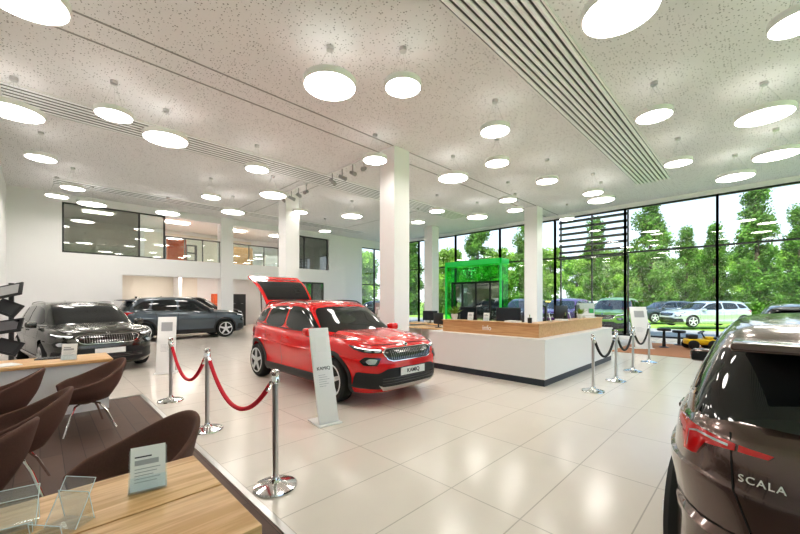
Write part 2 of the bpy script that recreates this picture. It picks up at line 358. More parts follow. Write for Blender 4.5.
    if rear and not hatch_open:
        ribbon(sm,lo,'B',sc([(.60,1.03),(.59,.80),(.53,.62),(-.53,.62),(-.59,.80),(-.60,1.03)],sy),.006)
        for s in(1,-1): ribbon(sm,lo,('C',-1.55*sx,.35*s*sy,-1,s),[(0,.60*sz),(.45,.60*sz),(.80,.63*sz)],.006)
    sm.build('shut_lines',M['seam'],root)
    for v,s in(('L',1),('R',-1)):
        for x in(-.18,-.90):
            c0,_=hit(lo,v,x*sx,.885*sz); MB().box(-.1,.1,-.012,.016,-.014,.014,Matrix.Translation(c0+Vector((0,s*.02,0))),bev=.006).build('door_handle',P,root)
        c0=Vector((.72*sx,s*(W/2+.04),1.03*sz)); mr=MB().box(-.07,.09,-.095,.095,-.06,.07,Matrix.Translation(c0),bev=.045).build('mirror',P,root)
        MB().box(-.075,-.066,-.075,.075,-.04,.05,Matrix.Translation(c0)).build('mirror_glass',M['gblack'],mr)
        MB().box(-.03,.04,-.10,.02,-.03,0,Matrix.Translation(c0+Vector((.0,-s*.07,-.04)))).build('mirror_arm',M['black'],mr)
        if clad:
            for x in ax:
                arc=[(x+(ra-.005)*math.cos(a),rw+.01+(ra-.005)*math.sin(a)) for a in[R(-20+220*i/28) for i in range(29)]]
                arc2=[(x+(ra+.055)*math.cos(a),rw+.01+(ra+.055)*math.sin(a)) for a in[R(-18+216*i/28) for i in range(28,-1,-1)]]
                pt('wheel_arch_trim',M['black'],lo,v,arc+arc2,off=.012,ch=0)
            pt('sill_trim',M['black'],lo,v,[(ax[0]-ra-.03,zb+.03),(ax[0]-ra-.03,zb+.17),(ax[1]+ra+.03,zb+.17),(ax[1]+ra+.03,zb+.03)],off=.01,ch=0)
        if rails:
            pts=[]
            for i in range(13):
                x=(.15-1.7*i/12)*sx; c1,_=hit(up,'T',x,s*.60*sy); pts.append(c1+Vector((0,0,.035 if 0<i<12 else 0)))
            MB().tube(pts,.013,8).build('roof_rail',M['steel'] if not hatch_open else M['black'],root)
    for x in ax:
        for s in(1,-1): make_wheel(root,x,s*(W/2-.120),rw,rim or M['rimm'])
    if front:
        g=sc([(-.44,.825),(.44,.825),(.50,.785),(.44,.69),(.35,.665),(-.35,.665),(-.44,.69),(-.50,.785)],sy)
        gb=[(a*1.035,(z-.745*sz)*1.13+.745*sz) for a,z in g]
        fr=pt('grille_frame',M['chrome'],lo,'F',gb,off=.010,ck=.08)
        gl=pt('grille',M['gblack'],lo,'F',g,off=.016,par=root,ck=.08)
        sl=MB()
        for i in range(-10,11):
            x=i*.039*sy; ribbon(sl,lo,'F',[(x,.680*sz),(x,.812*sz)],.007,.022)
        sl.build('grille_slats',M['mchrome'],gl)
        em,n=hit(lo,'F',0,.868*sz)
        q=frame3(Vector((0,1,0)),n.cross(Vector((0,1,0))).normalized(),n,em+n*.012)
        e_=MB().lathe([(.001,.008),(.034,.006),(.038,0),(.038,-.02)],24,q).build('emblem',M['chrome'],root)
        MB().lathe([(.001,.0095),(.026,.0085),(.026,.0)],24,q).build('emblem_field',M['gblack'],e_)
        for s in(1,-1):
            V_=('C',1.45*sx,.35*s*sy,1,s)
            h=pt('headlight',M['gblack'],lo,V_,sc([(.16,.822),(.34,.84),(.62,.882),(.74,.895),(.60,.835),(.45,.80),(.18,.782)],1),off=.012,step=.025,ck=.04)
            d=MB()
            ribbon(d,lo,V_,sc([(.19,.815),(.36,.832),(.60,.866)],1),.014,.018); d.build('led_strip',M['drl'],h)
            pt('projector',M['lens'],lo,V_,sc([(.20,.805),(.29,.812),(.29,.792),(.21,.788)],1),off=.017,par=h,step=.02)
            pt('projector',M['lens'],lo,V_,sc([(.33,.815),(.43,.83),(.44,.808),(.33,.797)],1),off=.017,par=h,step=.02)
            fg=pt('fog_lamp',M['gblack'],lo,V_,sc([(.20,.715),(.42,.735),(.50,.68),(.44,.62),(.26,.615)],1),off=.012,step=.025,ck=.04)
            pt('fog_lens',M['lens'],lo,V_,sc([(.25,.70),(.36,.71),(.42,.675),(.37,.635),(.29,.635)],1),off=.017,par=fg,step=.02)
        lw=pt('lower_intake',M['black'],lo,'F',sc([(-.46,.56),(.46,.56),(.60,.50),(.80,.52),(.82,.30),(.5,.27),(-.5,.27),(-.82,.30),(-.80,.52),(-.60,.50)],sy),off=.010,ck=.05)
        ls=MB()
        for z in(.355,.39,.425): ribbon(ls,lo,'F',sc([(-.55,z),(.55,z)],sy),.007,.018)
        ls.build('intake_bars',M['dchrome'],lw)
        pt('skid_plate',M['steel'] if clad else M['black'],lo,'F',sc([(-.60,.34),(-.52,.305),(.52,.305),(.60,.34),(.50,.25),(-.50,.25)],sy),off=.024,ck=.06)
        if plate is not None:
            c1,n=hit(lo,'F',0,.50*sz); pl=MB().box(-.004,.006,-.26,.26,-.055,.055,Matrix.Translation(c1+Vector((.03,0,0)))).build('number_plate',M['paper'],root)
            if plate: text(plate,.085,M['ink'],pl,frame3(Vector((0,1,0)),Vector((0,0,1)),Vector((1,0,0)),c1+Vector((.038,0,0))),bold=.001)
    if rear:
        for s,v in((1,'L'),(-1,'R')):
            V_=('C',-1.55*sx,.35*s*sy,-1,s)
            tl=pt('tail_light',M['tail'],lo,V_,sc([(.30,.992),(.48,1.005),(.66,1.01),(.86,1.01),(.66,.965),(.60,.875),(.50,.88),(.45,.95),(.30,.962)],1),off=.012,step=.02,skirt=.014,ck=.03)
            pt('tailgate_light',M['tail'],lo,V_,sc([(.15,.982),(.28,.990),(.28,.963),(.17,.963)],1),off=.012,step=.02,par=tl,ck=.03,skirt=.014)
            d=MB(); ribbon(d,lo,V_,sc([(.32,.977),(.50,.988),(.56,.975),(.555,.90)],1),.009,.016); d.build('led_strip',M['lens'],tl)
            pt('reflector',M['tail'],lo,V_,sc([(.22,.46),(.46,.47),(.46,.44),(.24,.43)],1),off=.01,step=.03)
        pt('rear_diffuser',M['black'],lo,'B',sc([(-.72,.40),(.72,.40),(.66,.25),(-.66,.25)],sy),off=.012)
        if not hatch_open:
            z0=1.42*sz; MB().box(-1.99*sx,-1.66*sx,-.60*sy,.60*sy,z0-.012,z0+.025,bev=.012).build('roof_spoiler',P,root)
            c1,n=hit(up,'B',.0,1.10*sz); wp=MB(); wp.tube([c1-Vector((.03,0,0)),c1+Vector((-.035,-.2,.03)),c1+Vector((-.0,-.38,.08))],.011,6,.006); wp.build('rear_wiper',M['black'],root)
    MB().box(-.03,.05,-.006,.006,0,.06,Matrix.Translation((-1.45*sx,0,1.50*sz)),bev=.004).build('roof_antenna',M['black'],root)
    if rtext:
        for body_,yy,zz,szz in rtext:
            c1,n=hit(lo,'B',yy,zz); Z=n; X=(Vector((0,-1,0))-Z*Vector((0,-1,0)).dot(Z)).normalized(); text(body_,szz,M['paper'],root,frame3(X,Z.cross(X),Z,c1+n*.006),name='badge_lettering',ext=.003,bold=.0,sp=1.2)
    if hatch_open:
        hx,hz=-1.60,1.475; A=R(37); dx,dz=-math.cos(A),math.sin(A)
        def hp(t,y,o=0): # t along, bow outwards
            bow=.10*math.sin(PI*min(1,t/1.0)); return (hx+dx*t+ math.sin(A)*(bow+o)*.8, y, hz+dz*t+math.cos(A)*(bow+o)*.8)
        def slab(t0,t1,w0,w1,th,off,m,name,par):
            mb=MB(); N=8;K=8; G=[[[mb.b.verts.new(hp(t0+(t1-t0)*i/N,(w0+(w1-w0)*i/N)*(2*k/K-1),o)) for k in range(K+1)] for i in range(N+1)] for o in(off,off-th)]
            for g in G:
                for i in range(N):
                    for k in range(K): mb.b.faces.new((g[i][k],g[i+1][k],g[i+1][k+1],g[i][k+1]))
            loop=[(i,0) for i in range(N)]+[(N,k) for k in range(K)]+[(i,K) for i in range(N,0,-1)]+[(0,k) for k in range(K,0,-1)]
            for a,b_ in zip(loop,loop[1:]+loop[:1]): mb.b.faces.new((G[0][a[0]][a[1]],G[0][b_[0]][b_[1]],G[1][b_[0]][b_[1]],G[1][a[0]][a[1]]))
            return mb.build(name,m,par)
        hb=slab(0,1.05,.56,.62,.05,0,P,'tailgate',root); slab(.10,.76,.51,.55,.01,.008,M['cglass'],'tailgate_window',hb)
        slab(.84,.91,.50,.50,.01,.008,M['tail'],'tailgate_lights',hb)
        for s in(1,-1): MB().tube([(-1.85,s*.56,1.15),hp(.5,s*.53,-.06)],.012).build('gas_strut',M['black'],root)
    return root
# ------------------------------------------------------------------ room shell
CH=5.4; WX=16.6; WY=17.8; LX=-.8
struct('floor',M['floor'],LX,WX+.2,-8,23.2,-.12,0)
struct('ceiling',M['ceil'],LX,WX+.4,-8,WY,CH,CH+.3)
struct('wall_left',M['wall'],LX-.2,LX,-8,23.2,0,CH+.2)
def wallback(name,bs):
    mb=MB()
    for b in bs: mb.box(*b)
    return tag(mb.build(name,M['wall']),kind='structure')
t=.25
wallback('wall_back',[(LX,2.3,WY,WY+t,0,2.55),(9.0,10.1,WY,WY+t,0,2.55),(11.6,14.4,WY,WY+t,0,2.55),(LX,14.4,WY,WY+t,2.55,3.28),(LX,.56,WY,WY+t,3.28,5.1),(LX,14.4,WY,WY+t,5.1,CH+.2),(11.95,14.4,WY,WY+t,3.28,5.1),(14.4,WX+.2,WY,WY+t,4.9,CH+.2)])
struct('wall_gallery_rear',M['wall'],LX,14.4,23.0,23.2,0,CH)
struct('wall_gallery_side',M['wall'],14.2,14.4,WY+t,23.0,0,CH)
struct('ceiling_gallery',M['whitem'],LX,14.4,WY,23.2,CH,CH+.2)
struct('floor_gallery',M['whitem'],LX,14.2,WY+t,23.0,2.9,3.26)
struct('wall_right_head',M['wall'],WX,WX+.3,-8,WY,5.22,CH+.2)
struct('trim_1',M['white'],WX-.05,WX+.1,-8,WY,0,.12)
for i,y in enumerate((6.45,7.0)): struct('trim_%d'%(i+2),M['groove'],LX,WX,y,y+.035,CH-.006,CH)
for i,x in enumerate((5.9,6.6,11.5)): struct('trim_%d'%(i+5),M['groove'],x,x+.02,10.45,15.6,CH-.005,CH)
struct('floor_dark_plank',M['dark'],LX,1.14,-3,7.1,0,.006)
struct('trim_8',M['steel'],1.14,1.19,-3,7.1,0,.012)
struct('trim_9',M['steel'],LX,1.19,7.1,7.14,0,.012)
struct('baseboard_left',M['white'],LX,LX+.02,-8,WY,0,.1)
for (x,y) in((6.5,6.7),(14.6,6.7),(6.5,12.3),(14.6,12.25)): struct('wall_column',M['wall'],x-.27,x+.27,y-.27,y+.27,0,CH)
struct('wall_column',M['wall'],5.95,6.5,WY-.1,WY+.4,0,CH)
# window wall
ys=[1.05-2.79*3,1.05-2.79*2,1.05-2.79,1.05,3.84,6.63,9.42,12.2,15.0,17.75]
n=1
for a,b in zip(ys,ys[1:]):
    f=MB(); x0,x1=WX,WX+.12
    f.box(x0,x1,a-.035,a+.035,.12,5.22); f.box(x0,x1,b-.035,b+.035,.12,5.22)
    for z in(.12,3.42,5.17): f.box(x0,x1,a,b,z,z+.06)
    if 9<a<12: f.box(x0,x1,a,b,2.3,2.36)
    w=tag(f.build('window_%d'%n,M['frame']),kind='structure'); box('pane',M['glass'],WX+.05,WX+.06,a+.03,b-.03,.15,5.2,w); n+=1
f=MB()
for x in(14.4,15.5,16.55): f.box(x-.03,x+.03,WY+.05,WY+.15,0,4.9)
for z in(.0,2.5,4.85): f.box(14.4,WX,WY+.05,WY+.15,z,z+.06)
w=tag(f.build('window_%d'%n,M['frame']),kind='structure'); box('pane',M['glass'],14.4,WX,WY+.09,WY+.1,0,4.9,w); n+=1
# gallery glazing
f=MB()
for x in(.58,2.85,3.72): f.box(x-.03,x+.03,WY+.02,WY+.1,3.28,5.1)
for z in(3.28,5.05): f.box(.56,3.75,WY+.02,WY+.1,z,z+.05)
w=tag(f.build('window_%d'%n,M['frame']),kind='structure'); box('pane',M['tint'],.6,2.85,WY+.05,WY+.06,3.3,5.05,w); box('pane',M['rail'],2.88,3.7,WY+.05,WY+.06,3.3,5.05,w); n+=1
f=MB()
for x in(8.9,10.4,11.9): f.box(x-.025,x+.025,WY+.12,WY+.18,3.28,5.1)
f.box(8.9,11.9,WY+.12,WY+.18,5.04,5.1)
w=tag(f.build('window_%d'%n,M['frame']),kind='structure'); box('pane',M['tint'],8.9,11.9,WY+.15,WY+.16,3.28,5.08,w); n+=1
f=MB()
for x in(10.1,10.85,11.6): f.box(x-.03,x+.03,WY+.05,WY+.12,0,2.5)
f.box(10.1,11.6,WY+.05,WY+.12,2.46,2.55)
w=tag(f.build('window_%d'%n,M['frame']),kind='structure'); box('pane',M['tint'],10.1,11.6,WY+.08,WY+.09,0,2.5,w); n+=1
for x0,x1,lb in((3.75,5.95,'glass gallery balustrade between the grey window and the wall pillar'),(6.5,8.85,'glass gallery balustrade right of the wall pillar')):
    b=thing('balustrade',lb,'railing',(x0,WY+.02,3.28),0,'gallery balustrades')
    box('glass_panel',M['rail'],.03,x1-x0-.03,0,.015,.02,.95,b); MB().tube([(0,.007,.97),(x1-x0,.007,.97)],.03).build('handrail',M['dchrome'],b)
    for k in range(4): MB().box(-.02,.02,.02,.05,0,.97,Matrix.Translation(((x1-x0-.06)*k/3+.03,0,0))).build('post',M['dchrome'],b)
# rooms behind
for i,(x,y) in enumerate(((3.2,19.0),(4.8,19.6),(4.0,21.4),(7.3,19.2),(7.6,21.3),(10.8,20.5),(5.6,21.4))):
    c=tag(box('ceiling_panel_light',M['warm'],x-.45,x+.45,y-.2,y+.2,2.87,2.9),'flush warm ceiling panel light downstairs, %s'%('first from the left','second from the left','behind the slate car','behind the pillar','rear right of the pillar','behind the dark glazing','rear beside the pillar')[i],'ceiling light','panel lights under the gallery')
for i,(x,y) in enumerate(((1.8,20.5),(4.8,20.4),(7.6,20.5),(10.2,20.5))):
    tag(box('ceiling_panel_light',M['warm'],x-.5,x+.5,y-.25,y+.25,CH-.04,CH),'flush warm ceiling light upstairs on the gallery, %s from the left'%('first','second','third','fourth')[i],'ceiling light','panel lights on the gallery')
struct('trim_10',M['cream'],2.0,6.4,22.9,22.97,0,2.8)
struct('trim_11',M['wall'],5.2,5.35,21.8,22.9,0,2.9)
struct('trim_12',M['cream'],3.9,9.5,22.9,22.97,3.26,5.2)
def cabinet(x,y,z,w,h,m,lb,nd=2):
    c=thing('cabinet',lb,'cabinet',(x,y,z),0,'cabinets behind the gallery wall'); box('body',m,0,w,0,.45,0,h,c)
    for i in range(nd):
        d=box('door',m,w*i/nd+.008,w*(i+1)/nd-.008,-.02,0,.03,h-.03,c); box('handle',M['steel'],w*(i+.5)/nd-.06,w*(i+.5)/nd+.06,-.04,-.025,h*.7,h*.7+.015,d)
cabinet(4.3,20,3.26,.8,1.25,M['orange'],'orange red cabinet behind the gallery balustrade')
cabinet(7.2,21,3.26,1.6,1.3,M['oakd'],'wooden cabinet upstairs right of the wall pillar')
cabinet(9.6,21,3.26,1.4,1.0,M['white'],'white low cabinet upstairs near the right gallery end')
cabinet(2.7,22.3,0,1.8,1.4,M['white'],'white cabinet in the ground floor room behind the slate car',3)
cabinet(7.0,22.0,0,.6,1.9,M['orange'],'tall orange cabinet in the room right of the wall pillar')
cabinet(7.9,22.0,0,.9,1.9,M['frame'],'tall dark cabinet in the ground floor room beside the orange one')
sh=thing('bookshelf','open shelf with binders upstairs beside the orange cabinet','shelf',(5.5,21.5,3.26))
mb=MB(); 
for z in(0,.4,.8,1.2): mb.box(.03,.47,0,.35,z,z+.03)
mb.box(0,.03,0,.35,0,1.23); mb.box(.47,.5,0,.35,0,1.23); mb.build('shelf_frame',M['frame'],sh)
# ceiling slat grilles
def grille(y0,y1,x0,x1,lb,ns,dep=.03,wf=.30,sm='slatw'):
    g=thing('ceiling_grille',lb,'ceiling grille',(x0,y0,CH),0,'slatted ceiling grilles'); w=y1-y0; Lg=x1-x0
    box('backing',M['slatb'],0,Lg,0,w,-.012,-.002,g); mb=MB(); q=w/ns
    for i in range(ns):
        yc=(i+.5)*q; P=[(-wf*q,-.014),(-wf*.85*q,-.014-dep*.7),(-wf*.4*q,-.014-dep),(wf*.4*q,-.014-dep),(wf*.85*q,-.014-dep*.7),(wf*q,-.014)]
        A=[mb.b.verts.new((0,yc+a,b)) for a,b in P]; B=[mb.b.verts.new((Lg,yc+a,b)) for a,b in P]
        for k in range(5): mb.b.faces.new((A[k],A[k+1],B[k+1],B[k]))
        mb.b.faces.new(A); mb.b.faces.new(B[::-1]); mb.b.faces.new((A[0],B[0],B[-1],A[-1]))
    mb.build('slats',M[sm],g); fr=MB(); h=-.022; fr.box(-.03,Lg+.03,-.03,0,h,0); fr.box(-.03,Lg+.03,w,w+.03,h,0); fr.box(-.03,0,0,w,h,0); fr.box(Lg,Lg+.03,0,w,h,0); fr.build('frame',M['whitem'],g)
grille(1.98,2.90,-.5,14.0,'wide slatted metal ceiling grille running to the right windows',9,.022,.34)
grille(9.4,10.4,-.5,13.9,'long slatted metal ceiling grille crossing above the red car',7,.008,.32)
grille(15.7,16.6,0.3,13.0,'narrow slatted ceiling grille nearest the gallery wall',4,.006,.32)
# pendants
def pendant(r,lb):
    g=thing('pendant_lamp',lb,'pendant lamp',(0,0,4.8),0,'round white pendant lamps')
    MB().lathe([(r*.9,.072),(r*.9,.08),(r,.07),(r,-.018),(r*.945,-.020),(r*.945,-.002)],48).build('housing',M['white'],g)
    MB().lathe([(.001,-.006),(r*.94,-.006),(r*.94,.004)],48).build('diffuser',M['lamp'],g)
    MB().lathe([(.001,.078),(r*.89,.078),(r*.89,.06)],48).build('added_glow_disc',M['upglow'],g)  # glowing top disc added to brighten the ceiling above each pendant
    MB().lathe([(.001,.54),(.055,.54),(.055,.595),(.001,.597)],20).build('ceiling_cap',M['steel'],g)
    for k in range(3):
        a=2*PI*k/3+.5; MB().tube([(r*.7*math.cos(a),r*.7*math.sin(a),.08),(.02*math.cos(a),.02*math.sin(a),.55)],.0025,5).build('cable',M['steel'],g)
    return g
PL=[(620,12,1,'nearest one at the top right of the picture'),(330,86,1,'left of the nearest small lamp, top middle'),(403,87,0,'nearest to the picture middle, above the front column'),(14,112,1,'cut by the left picture edge'),
(166,139,1,'hanging at the left between the two ceiling grilles'),(114,115,0,'hanging next to the left part of the long grille'),(41,158,0,'near the left wall, before the narrow grille'),(375,160,0,'just left of the head of the front column'),
(495,131,0,'alone between the front column and the wide grille'),(654,116,0,'just right of the wide grille'),(764,116,1,'right of the wide grille near the right picture edge'),(776,155,1,'second down at the right picture edge'),
(735,177,1,'above the top of the tall window near the right edge'),(678,163,0,'beside the far end of the wide grille'),(257,169,0,'left of the track spotlights'),(453,178,1,'right of the head of the front column'),
(497,163,0,'between the front column and the far right column, upper one'),(547,181,0,'before the head of the right column'),(273,195,1,'before the head of the second column'),(211,197,0,'above the gallery wall pillar'),
(73,188,0,'above the grey gallery window, upper one'),(57,196,0,'above the grey gallery window, left one'),(92,204,1,'above the grey gallery window, lower one'),(233,212,1,'right beside the top of the gallery pillar'),
(352,216,1,'between the second column and the front column'),(508,200,0,'left of the right column, upper one'),(593,193,0,'over the sun louvre, upper one'),(601,200,1,'over the sun louvre, lower one'),(515,210,0,'left of the right column, lower one'),
(477,217,1,'above the green portal, left one'),(437,211,0,'right above the rear column head'),(168,213,1,'above the gallery balustrade'),(300,212,0,'right beside the second column'),(22,-3,1,'cut by the top left corner of the picture'),(800,22,0,'cut by the top right corner of the picture'),
(567,219,0,'farthest one before the louvre window'),(418,222,0,'farthest one beside the front column'),(325,231,0,'farthest one before the white rear wall')]
protos={}
for x,y,big,ds in PL:
    Z=(4.8-EYE)*F/(HY-y); p,q=rc((x-400)/F,Z)
    lb=('large ' if big else 'small ')+'round white pendant lamp '+ds
    if q>17.2 : q=17.2
    if big not in protos: protos[big]=pendant(.40 if big else .28,lb); protos[big].location=(p,q,4.8)
    else: dup(protos[big],(p,q,4.8),0,lb)
# track spots
for ti,(y0,lb) in enumerate(((7.5,'nearer'),(10.5,'farther'))):
    tr=tag(box('ceiling_track',M['white'],6.2,6.24,y0,y0+1.9,CH-.04,CH),'%s white ceiling track carrying spotlights left of the front column'%lb,'light track','ceiling tracks')
    for k in range(4):
        s=thing('spotlight','small grey track spotlight, %s from the right on the %s ceiling track'%(('first','second','third','fourth')[k],lb),'spotlight',(6.22,y0+.1+.5*k,CH-.04),.9*k-1,'track spotlights')
        MB().tube([(0,0,0),(0,0,-.2)],.014).build('stem',M['trackg'],s)
        MB().tube([(0,.09,-.20),(0,-.12,-.30)],.05,16,.06).build('lamp_head',M['trackg'],s)
# ------------------------------------------------------------------ cars
make_car('glossy red compact SUV with raised tailgate beside the white price totem',(4.0,5.87),-PI/2,M['red'],hatch_open=True,plate='KAMIQ',step=.035)
make_car('brown metallic hatchback seen from behind at the right edge',(1.93+2.18,-.51),0,M['taup'],L=4.36,H=1.47,clad=False,rails=False,rtext=[('SCALA',.505,.815,.042),('ŠKODA',0,.88,.07)],rw=.33,step=.03)
make_car('graphite grey liftback facing forward near the left wall',(.72,12.1),-PI/2+R(8),M['grey'],L=4.80,W=1.90,H=1.52,clad=False,rails=True,plate='',rear=False,zb=.17)
make_car('slate blue estate parked sideways under the gallery',(4.15,16.8),0,M['slate'],L=4.6,W=1.84,H=1.68,zb=.22,rw=.36)
make_car('black car in the ground floor room behind the slate blue one',(5.6,20.3),0,M['bcar'],L=4.4,H=1.72,clad=False,group='cars on show in the showroom')
make_car('black car mostly hidden behind the brown hatchback',(11.2,-.75),0,M['bcar'],L=4.3,H=1.5,clad=False,rails=False)
og='cars parked outside the windows'
make_car('silver estate car parked outside on the drive by the grass',(27.6,2.3),R(135),M['silver'],L=4.6,H=1.5,clad=False,group=og)
for p,q,pm,ds,rot,hh in((19.8,9.7,'bcar','black car parked outside, leftmost before the right column',180,1.65),(19.7,7.3,'purple','dark purple car parked outside between the black and the green one',180,1.65),(19.6,4.95,'gcar','bright green car parked outside behind the right end of the counter',180,1.68),
    (*far(478,27),'grey','dark grey car parked outside seen through the green portal',135,1.5),(*far(372,29),'bcar','black car parked outside seen left of the front column',135,1.5),(*far(535,29),'ycar','yellow car parked outside behind the black and purple cars',135,1.5),(*far(664,25.5),'slate','dark blue car parked outside far behind the green car',135,1.5),(*far(595,28),'wcar','white car parked outside behind the green and purple cars',135,1.5)):
    make_car(ds,(p,q),R(rot),M[pm],L=4.2,H=hh,clad=False,group=og,rails=False)
# ------------------------------------------------------------------ stanchions and ropes
def stanchion(lb,loc,g):
    s=thing('stanchion',lb,'barrier post',(*loc,0),0,g)
    MB().lathe([(.001,0),(.17,0),(.175,.008),(.17,.02),(.12,.035),(.05,.05),(.034,.07),(.03,.09)],40).build('base',M['chrome'],s)
    MB().lathe([(.024,.06),(.024,.90)],24).build('pole',M['steel'],s)
    MB().lathe([(.03,.86),(.034,.865),(.034,.91),(.026,.925),(.034,.945),(.032,.965),(.02,.975),(.001,.978)],24).build('top_cap',M['chrome'],s)
    return s
def rope(a,b,m,sag,lb,g):
    L=math.dist(a,b); rz=math.atan2(b[1]-a[1],b[0]-a[0]); s=thing('barrier_rope',lb,'rope',(a[0],a[1],.88),rz,g)
    N=24; e=.10; pts=[(e+(L-2*e)*i/N,0,-.05-sag*(1-(2*i/N-1)**2)) for i in range(N+1)]
    MB().tube(pts,.021,10).build('rope',m,s)
    for sgn,x0,x1 in((1,.03,e),(-1,L-.03,L-e)): MB().tube([(x0,0,0),((x0*.5+x1*.5),0,-.01),(x1,0,-.055),(x1+sgn*.05,0,-.10)],.012,8,.022).build('hook',M['chrome'],s)
g='chrome posts of the red rope barrier'; A=[(1.38,2.84),(1.41,4.66),(1.42,6.4)]
s0=stanchion('chrome barrier post of the red rope, nearest to the camera',A[0],g)
dup(s0,(*A[1],0),0,'chrome barrier post of the red rope, middle of the three'); dup(s0,(*A[2],0),0,'chrome barrier post of the red rope, farthest of the three')
rope(A[0],A[1],M['rope'],.36,'red barrier rope hanging between the nearest and middle posts','red barrier ropes'); rope(A[1],A[2],M['rope'],.36,'red barrier rope hanging between the middle and far posts','red barrier ropes')
g='steel posts of the black rope barrier'; B=[(6.63,2.0),(7.8,1.95),(9.1,1.95),(10.7,1.95)]; od=('first','second','third','fourth','fifth')
for i,b in enumerate(B): dup(s0,(*b,0),0,'steel barrier post of the black rope beside the counter, %s from the left'%od[i],g)
for i in range(3): rope(B[i],B[i+1],M['brope'],.3,'black barrier rope beside the counter, %s from the left'%od[i],'black barrier ropes')
# price totems
def totem(lb,loc,rz,head,w=.26,h=1.2):
    s=thing('price_totem',lb,'sign stand',(*loc,0),rz,'white price totems'); MB().box(-w*.6,w*.6,-.17,.19,0,.02,bev=.006).build('base_plate',M['white'],s)
    mx=Matrix.Translation((0,-.10,.02))@Matrix.Rotation(R(-15),4,'X')
    p=MB().box(-w/2,w/2,-.02,.02,0,h,mx,bev=.004).build('panel',M['white'],s)
    tm=mx@Matrix.Translation((0,-.022,h*.56))@Matrix.Rotation(R(90),4,'X')
    if head: text(head,.058,M['ink'],p,tm)
    for i in range(6): MB().box(-w*.30,w*(.05+.25*((i*7)%5)/5),-.023,-.021,h*.49-i*.028,h*.49-i*.028+.005,mx).build('print_line',M['inkg'],p)
    MB().box(-w*.3,w*.3,-.024,-.021,h*.74,h*.90,mx).build('printed_sheet',M['paper'] if head else M['inkg'],p)
    return s
totem('white slanted price totem in front of the red car',(2.56,3.9),R(-8),'KAMIQ')
totem('white totem standing beside the graphite grey car',fl(166,373),R(-20),'',.34)
totem('white totem by the windows beyond the black rope barrier',far(642,11.5),R(-50),'',.5,1.35)
# ------------------------------------------------------------------ reception counter
c=thing('reception_counter','white L-shaped reception counter with dark plinth and wooden top','counter',(6.36,2.71,0))
mb=MB(); mb.box(0,.06,0,2.7,.12,.80); mb.box(.06,4.1,0,.06,.12,.80); mb.box(.06,.75,2.64,2.7,.12,.80); mb.box(4.04,4.1,.06,.75,.12,.80); mb.box(.69,.75,.75,2.64,.12,.8); mb.box(.75,4.04,.69,.75,.12,.8); mb.build('white_panels',M['white'],c)
mb=MB(); mb.box(.012,.7,.012,2.69,0,.12); mb.box(.7,4.09,.012,.7,0,.12); mb.build('plinth',M['plin'],c)
mb=MB(); mb.box(-.012,.78,-.012,2.72,.80,.84); mb.box(.78,4.12,-.012,.78,.80,.84); mb.build('worktop',M['white'],c)
mb=MB(); mb.box(.20,.25,.20,2.45,.84,1.08); mb.box(.25,4.0,.20,.25,.84,1.08); mb.box(.18,.50,.18,2.47,1.08,1.105); mb.box(.50,4.02,.18,.50,1.08,1.105); mb.box(.25,.5,2.42,2.47,.84,1.08); w=mb.build('wooden_upstand',M['oakd'],c)
text('info',.14,M['paper'],w,frame3(Vector((0,-1,0)),Vector((0,0,1)),Vector((-1,0,0)),(.195,1.3,.97)),bold=.001)
def monitor(x,y,z,rz,lb,hi=.0):
    s=thing('monitor',lb,'monitor',(x,y,z),rz,'computer monitors on the counter'); MB().lathe([(.001,0),(.1,0),(.1,.012),(.02,.02),(.02,.16+hi),(.001,.16+hi)],20).build('stand',M['black'],s)
    p=MB().box(-.26,.26,-.015,.015,.10+hi,.43+hi,bev=.005).build('screen_housing',M['black'],s); box('display',M['screen'],-.245,.245,-.019,-.016,.115+hi,.415+hi,p)
monitor(7.75,3.28,.84,R(200),'black monitor on the counter, left one by the corner',.15); monitor(8.65,3.3,.84,R(-190),'black monitor on the counter, middle one',.15); monitor(9.7,3.3,.84,R(190),'black monitor on the counter, right one by the ropes',.15)
monitor(6.98,4.75,.84,R(-100),'black monitor behind the left wooden upstand',.12); monitor(6.98,3.75,.84,R(-80),'black monitor behind the wooden upstand near the corner',.12)
def plantpot(x,y,z,s,lb,n=60):
    t_=thing('potted_plant',lb,'plant',(x,y,z)); MB().lathe([(.001,0),(.07*s,0),(.1*s,.16*s),(.09*s,.16*s),(.085*s,.13*s),(.001,.13*s)],20).build('pot',M['terra'],t_)
    mb=MB()
    for i in range(n):
        a=random.uniform(0,2*PI); l=random.uniform(.15,.34)*s; tl=random.uniform(.2,1.1); d=Vector((math.cos(a)*math.sin(tl),math.sin(a)*math.sin(tl),math.cos(tl))); o=Vector((0,0,.14*s)); sd=d.cross(Vector((0,0,1))).normalized()*.02*s
        p=[o,o+d*l*.5+sd,o+d*l-Vector((0,0,.03*s)),o+d*l*.5-sd]; mb.b.faces.new([mb.b.verts.new(q) for q in p])
    mb.build('foliage',M['leaf2'],t_)
plantpot(9.2,3.07,1.105,.7,'small potted plant on the wooden counter ledge by the right monitor'); plantpot(6.72,4.95,1.105,.8,'small potted plant at the left end of the wooden ledge')
for i,(x,y,z) in enumerate(((6.7,3.5,1.105),(8.0,3.05,1.105),(9.75,3.05,1.105))):
    tag(MB().box(-.11,.11,-.13,.13,0,.03,Matrix.Translation((x,y,z))@Matrix.Rotation(i*.4,4,'Z')).build('brochure_stack',M['paper']),'stack of white brochures on the counter, %s from the left'%od[i],'brochures','brochure stacks on the counter')
